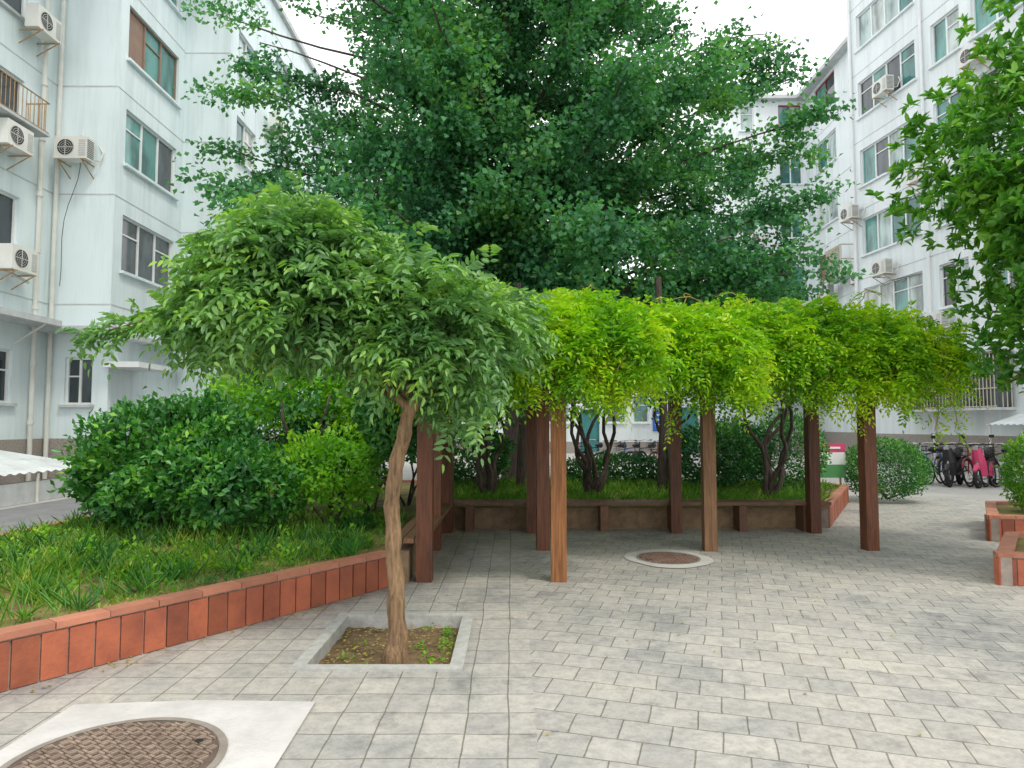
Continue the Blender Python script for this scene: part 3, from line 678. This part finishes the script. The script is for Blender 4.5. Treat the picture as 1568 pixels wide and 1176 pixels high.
mb=MB(); mb.poly([(14.2,28,ZN),(16.9,6,ZN),(30,6,ZN),(30,28,ZN)],'conc'); mb.poly([(15.2,28.01,ZR),(30,28.01,ZR),(30,28.01,ZN),(15.2,28.01,ZN)],'wallR'); mb.done('roof',RB.e)

BB=Bld('back_building','wallR')
BB.wall((-8.8,36),(11.19,36),0,7.2,[(3.2,4.4,.05,2.3,1,'door'),(6.5,8.3,1.6,3.0,2,'w'),(8.9,9.9,.05,2.3,1,'door'),(10.3,11.8,1.6,3.0,2,'w'),(12.4,13.4,.05,2.3,1,'door'),(13.8,14.8,1.6,3,1,'w'),(15.2,16.0,1.6,3,1,'w'),(17.5,18.6,.05,2.4,1,'door'),(6.5,8.3,4.6,6,2,'w'),(10.3,11.8,4.6,6,2,'w'),(15.2,16.0,4.6,6,2,'w'),(3.2,4.4,4.6,6,2,'w')],.6)
BB.done([(-8.8,36),(11.19,36),(11.19,44),(-8.8,44)],7.2)

def corrugated(name,x0,x1,y0,y1,zin,zout,side):
    mb=MB(); n=int((y1-y0)/.05)
    for i in range(n):
        ya=y0+(y1-y0)*i/n; yb=y0+(y1-y0)*(i+1)/n; ha=.018*math.sin(i*1.25); hb=.018*math.sin((i+1)*1.25)
        mb.poly([(x0,ya,zin+ha),(x1,ya,zout+ha),(x1,yb,zout+hb),(x0,yb,zin+hb)],'corr')
    for y in np.arange(y0+.1,y1,1.6): mb.tube([(x1+side*.05,y,0),(x1+side*.05,y,zout-.02)],.03,'pipe',6)
    mb.box((x1+side*.15,(y0+y1)/2,.2),(.15,y1-y0,.4),'conc'); mb.box((x0,(y0+y1)/2,(zin-.05)/2),(.1,y1-y0,zin-.05),'plinth')
    mb.done(name)
corrugated('basement_awning',-11.6,-9.2,8.5,15.3,.95,.58,-1)
corrugated('basement_awning',15.4,14.2,15.5,20.5,1.9,1.5,1)

def ac(x,y,z,rz,s=1.0):
    mb=MB(); w,d,h=.82*s,.32*s,.56*s
    mb.box((0,0,h/2),(w,d,h),'acbody'); f=-d/2
    mb.disc((-.12*s,f-.004,h/2),.21*s,'black',24,'y')
    for r in(.05,.1,.15,.2): mb.disc((-.12*s,f-.012,h/2),r*s+.008,'acbody',24,'y',r*s)
    mb.box((-.12*s,f-.012,h/2),(.4*s,.006,.01),'acbody'); mb.box((-.12*s,f-.014,h/2),(.01,.006,.4*s),'acbody')
    for i in range(9): mb.box((w*.36,f-.005,h*.15+i*h*.085),(w*.2,.01,.012),'conc')
    for i in range(10): mb.box((w/2+.004,0,h*.1+i*h*.085),(.01,d*.8,.012),'black')
    for sx in(-.3,.3):
        mb.tube([(sx*s,d/2+.2,-.03),(sx*s,-d/2-.05,-.03)],.018,'metal',5); mb.tube([(sx*s,d/2+.2,-.35),(sx*s,-d/2,-.04)],.015,'metal',5)
    mb.tube([(w/2-.05,d/2,.1),(w/2+.12,d/2+.05,.05),(w/2+.14,d/2+.15,.3),(w/2,d/2+.2,.5)],.02,'pipe',6)
    o=mb.done('air_conditioner'); o.location=(x,y,z); o.rotation_euler=(0,0,rz); return o
H=math.pi/2
ac(-11.05,16.85,8.15,0); ac(-11.35,15.2,7.75,H); ac(-11.35,15.5,5.0,H); ac(-11.35,16.0,10.9,H); ac(-8.45,22.3,9.0,H); ac(-8.45,24,12,H)
for s_,z in((2.6,14.1),(4.9,4.75),(8,7.4),(.3,9.9),(6.9,13),(4.3,10.1),(2.2,7.2)):
    c=RP(s_,z,.35); ac(c[0],c[1],c[2],-H+.12)
ac(14.85,29.4,10.6,-H); ac(14.85,31.9,7.5,-H); ac(12.6,34.65,10.7,0); ac(14.9,32.2,5.2,-H); ac(14.9,29.0,7.6,-H); ac(13.6,34.65,7.7,0)
mb=MB()
mb.tube(curve_pts((-11.05,17.1,8.9),(-11.45,17.1,5.0),10,0,.03,3),.008,'black',5)
mb.tube(curve_pts((15.3,20,6.9),(14.4,26.5,7.1),10,-.2,.01,3),.012,'black',5)
mb.done('utility_cables')

mb=MB(); M['blue']=simple('sign_blue',(0.03,0.13,0.5),(0.04,0.16,0.55),2,0.4); M['pink']=simple('sign_pink',(0.6,0.06,0.16),None,2,.5); M['green']=simple('sign_green',(0.10,0.34,0.12),None,2,.5)
mb.box((7.75,35.94,1.75),(.7,.04,1.2),'blue'); 
for i in range(3): mb.box((7.75,35.915,2.0-i*.25),(.45,.01,.06),'frame')
mb.done('wall_sign')
mb=MB(); mb.tube([(6.05,13.6,0),(6.05,13.6,.5)],.02,'metal',6); mb.tube([(6.5,13.6,0),(6.5,13.6,.5)],.02,'metal',6)
mb.box((6.3,13.6,.58),(.6,.05,.26),'green'); mb.box((6.3,13.598,.83),(.6,.05,.24),'frame'); mb.box((6.3,13.6,1.04),(.6,.05,.18),'pink'); mb.box((6.3,13.57,1.04),(.4,.01,.04),'frame')
mb.done('notice_board')

M['chrome']=simple('chrome',(0.6,0.6,0.6),None,2,.25,metal=.9); M['tyre']=simple('tyre',(0.02,0.02,0.02),None,2,.8)
M['silver']=simple('paint_silver',(0.55,0.56,0.58),None,2,.35); M['pblue']=simple('paint_blue',(0.04,0.09,0.2),None,2,.35); M['pred']=simple('paint_red',(0.30,0.04,0.05),None,2,.35)
def bicycle(x,y,rz,col,basket=True):
    mb=MB(); R=.33
    for wx in(-.52,.52):
        ring=[(wx+R*math.cos(a),0,R+R*math.sin(a)) for a in np.linspace(0,2*math.pi,25)]
        mb.tube(ring,.022,'tyre',6,False)
        ring=[(wx+(R-.03)*math.cos(a),0,R+(R-.03)*math.sin(a)) for a in np.linspace(0,2*math.pi,25)]; mb.tube(ring,.008,'chrome',4,False)
        for q in range(10):
            a=q*math.pi/5; mb.tube([(wx,0,R),(wx+(R-.03)*math.cos(a),0,R+(R-.03)*math.sin(a))],.003,'chrome',3)
        mb.tube([(wx+(R+.03)*math.cos(a),0,R+(R+.03)*math.sin(a)) for a in np.linspace(.4,2.7,10)],.018,col,5)
    bb=(-.05,0,.3); seat=(-.2,0,.8); head=(.36,0,.78); hl=(.4,0,.62)
    for a,b in((bb,seat),(bb,hl),(seat,head),(bb,(-.52,0,R)),((-.18,0,.72),(-.52,0,R))): mb.tube([a,b],.018,col,6)
    mb.tube([(.52,0,R),(.41,0,.62),(.34,0,.98)],.018,col,6); mb.tube([(.34,0,.98),(.33,0,1.02)],.015,'chrome',6)
    mb.tube([(.2,-.28,1.0),(.32,-.18,1.03),(.35,0,1.02),(.32,.18,1.03),(.2,.28,1.0)],.013,'chrome',6)
    mb.box((.17,-.29,1.0),(.1,.03,.03),'black'); mb.box((.17,.29,1.0),(.1,.03,.03),'black')
    mb.tube([(-.34,0,.86),(-.22,0,.87),(-.08,0,.86)],[.09,.07,.025],'black',8)
    mb.tube([(-.2,0,.78),(-.22,0,.86)],.014,'chrome',6)
    mb.tube([(-.05,-.06,.3),(.06,-.08,.18)],.01,'chrome',4); mb.box((.08,-.12,.17),(.09,.08,.02),'black'); mb.tube([(-.05,.06,.3),(-.16,.08,.42)],.01,'chrome',4); mb.box((-.18,.12,.43),(.09,.08,.02),'black')
    mb.disc((-.05,-.05,.3),.09,'chrome',16,'y'); mb.box((-.5,0,.72),(.36,.13,.015),'chrome')
    mb.tube([(-.5,.05,.35),(-.55,.15,.01)],.01,'chrome',4)
    if basket:
        for z in(.75,.85,.95): mb.tube([(.45,-.13,z),(.7,-.13,z),(.7,.13,z),(.45,.13,z),(.45,-.13,z)],.006,'black',4)
        for q in np.linspace(-.13,.13,5): mb.tube([(.45,q,.75),(.7,q,.75),(.7,q,.95)],.005,'black',4)
        for q in np.linspace(.45,.7,5): mb.tube([(q,-.13,.75),(q,-.13,.95)],.005,'black',4)
    o=mb.done('bicycle'); o.location=(x,y,0); o.rotation_euler=(math.radians(random.uniform(3,8)),0,rz); return o
cols=['black','silver','pblue','black','pred','silver','black','silver','black','silver','black','silver']
for i in range(14):
    bicycle(10.3+i*.30,17.6-i*.13+random.uniform(-.15,.15),math.radians(-148+random.uniform(-14,14)),cols[i%12],i%2==0)
for i in range(5):
    bicycle(2.6+i*.55,21+random.uniform(-.3,.3),math.radians(-150+random.uniform(-20,20)),cols[i],i%2==0)
def scooter(x,y,rz,col):
    mb=MB()
    for wx in(-.5,.55):
        mb.tube([(wx+.2*math.cos(a),0,.23+.2*math.sin(a)) for a in np.linspace(0,2*math.pi,21)],.045,'tyre',8,False); mb.tube([(wx,-.04,.23),(wx,.04,.23)],.07,'chrome',10)
    mb.box((0,0,.3),(.5,.26,.08),col); mb.tube([(-.75,0,.62),(-.5,0,.58),(-.25,0,.45),(-.15,0,.32)],[.06,.15,.15,.11],col,10)
    mb.tube([(-.68,0,.75),(-.4,0,.77),(-.1,0,.74)],[.07,.13,.08],'black',10)
    mb.tube([(.24,0,.3),(.33,0,.6),(.4,0,.92)],[.14,.15,.10],col,10); mb.tube([(.55,0,.3),(.42,0,.7),(.36,0,1.0)],.03,'chrome',6)
    mb.tube([(.75,0,.4),(.55,0,.5),(.35,0,.44)],[.03,.07,.05],col,8)
    mb.tube([(.25,-.32,1.02),(.36,0,1.02),(.25,.32,1.02)],.018,'black',6); mb.tube([(.42,0,.95),(.5,0,.93)],.06,'chrome',10)
    for sy in(-1,1): mb.tube([(.3,sy*.22,1.02),(.28,sy*.28,1.18)],.007,'black',4); mb.box((.28,sy*.3,1.21),(.02,.1,.07),'black')
    o=mb.done('electric_scooter'); o.location=(x,y,0); o.rotation_euler=(.06,0,rz)
scooter(11.45,16.6,math.radians(-140),'pink'); scooter(10.9,16.9,math.radians(-135),'black')

# ------------------------------------------------------------ world, sun, camera
w=bpy.data.worlds.new('World'); S.world=w; w.use_nodes=True; nt=w.node_tree; nt.nodes.clear()
sky=N(nt,'ShaderNodeTexSky',sky_type='NISHITA'); sky.sun_disc=False; el=58; az=135
sky.sun_elevation=math.radians(el); sky.sun_rotation=math.radians(az); sky.dust_density=4; sky.air_density=1.2
mx=mixc(nt,0.85,sky.outputs[0],(12.6,12.7,12.7)); bg=N(nt,'ShaderNodeBackground'); bg.inputs[1].default_value=0.15
nt.links.new(mx,bg.inputs[0]); wo=N(nt,'ShaderNodeOutputWorld'); nt.links.new(bg.outputs[0],wo.inputs[0])
sl=bpy.data.lights.new('sun','SUN'); sl.energy=1.5; sl.angle=math.radians(10); sl.color=(1,.95,.85); so=bpy.data.objects.new('sun',sl); S.collection.objects.link(so)
e=math.radians(el); a=math.radians(az); sd=Vector((math.sin(a)*math.cos(e),math.cos(a)*math.cos(e),math.sin(e)))
so.rotation_euler=(-sd).to_track_quat('-Z','Y').to_euler()
cam=bpy.data.cameras.new('camera'); cam.lens=24; cam.sensor_width=36; cam.clip_end=500; co=bpy.data.objects.new('camera',cam); S.collection.objects.link(co)
co.location=(0,0,1.5); co.rotation_euler=(math.radians(90+3.4),0,0); S.camera=co
S.view_settings.view_transform='Standard'; S.view_settings.look='None'; S.view_settings.exposure=0
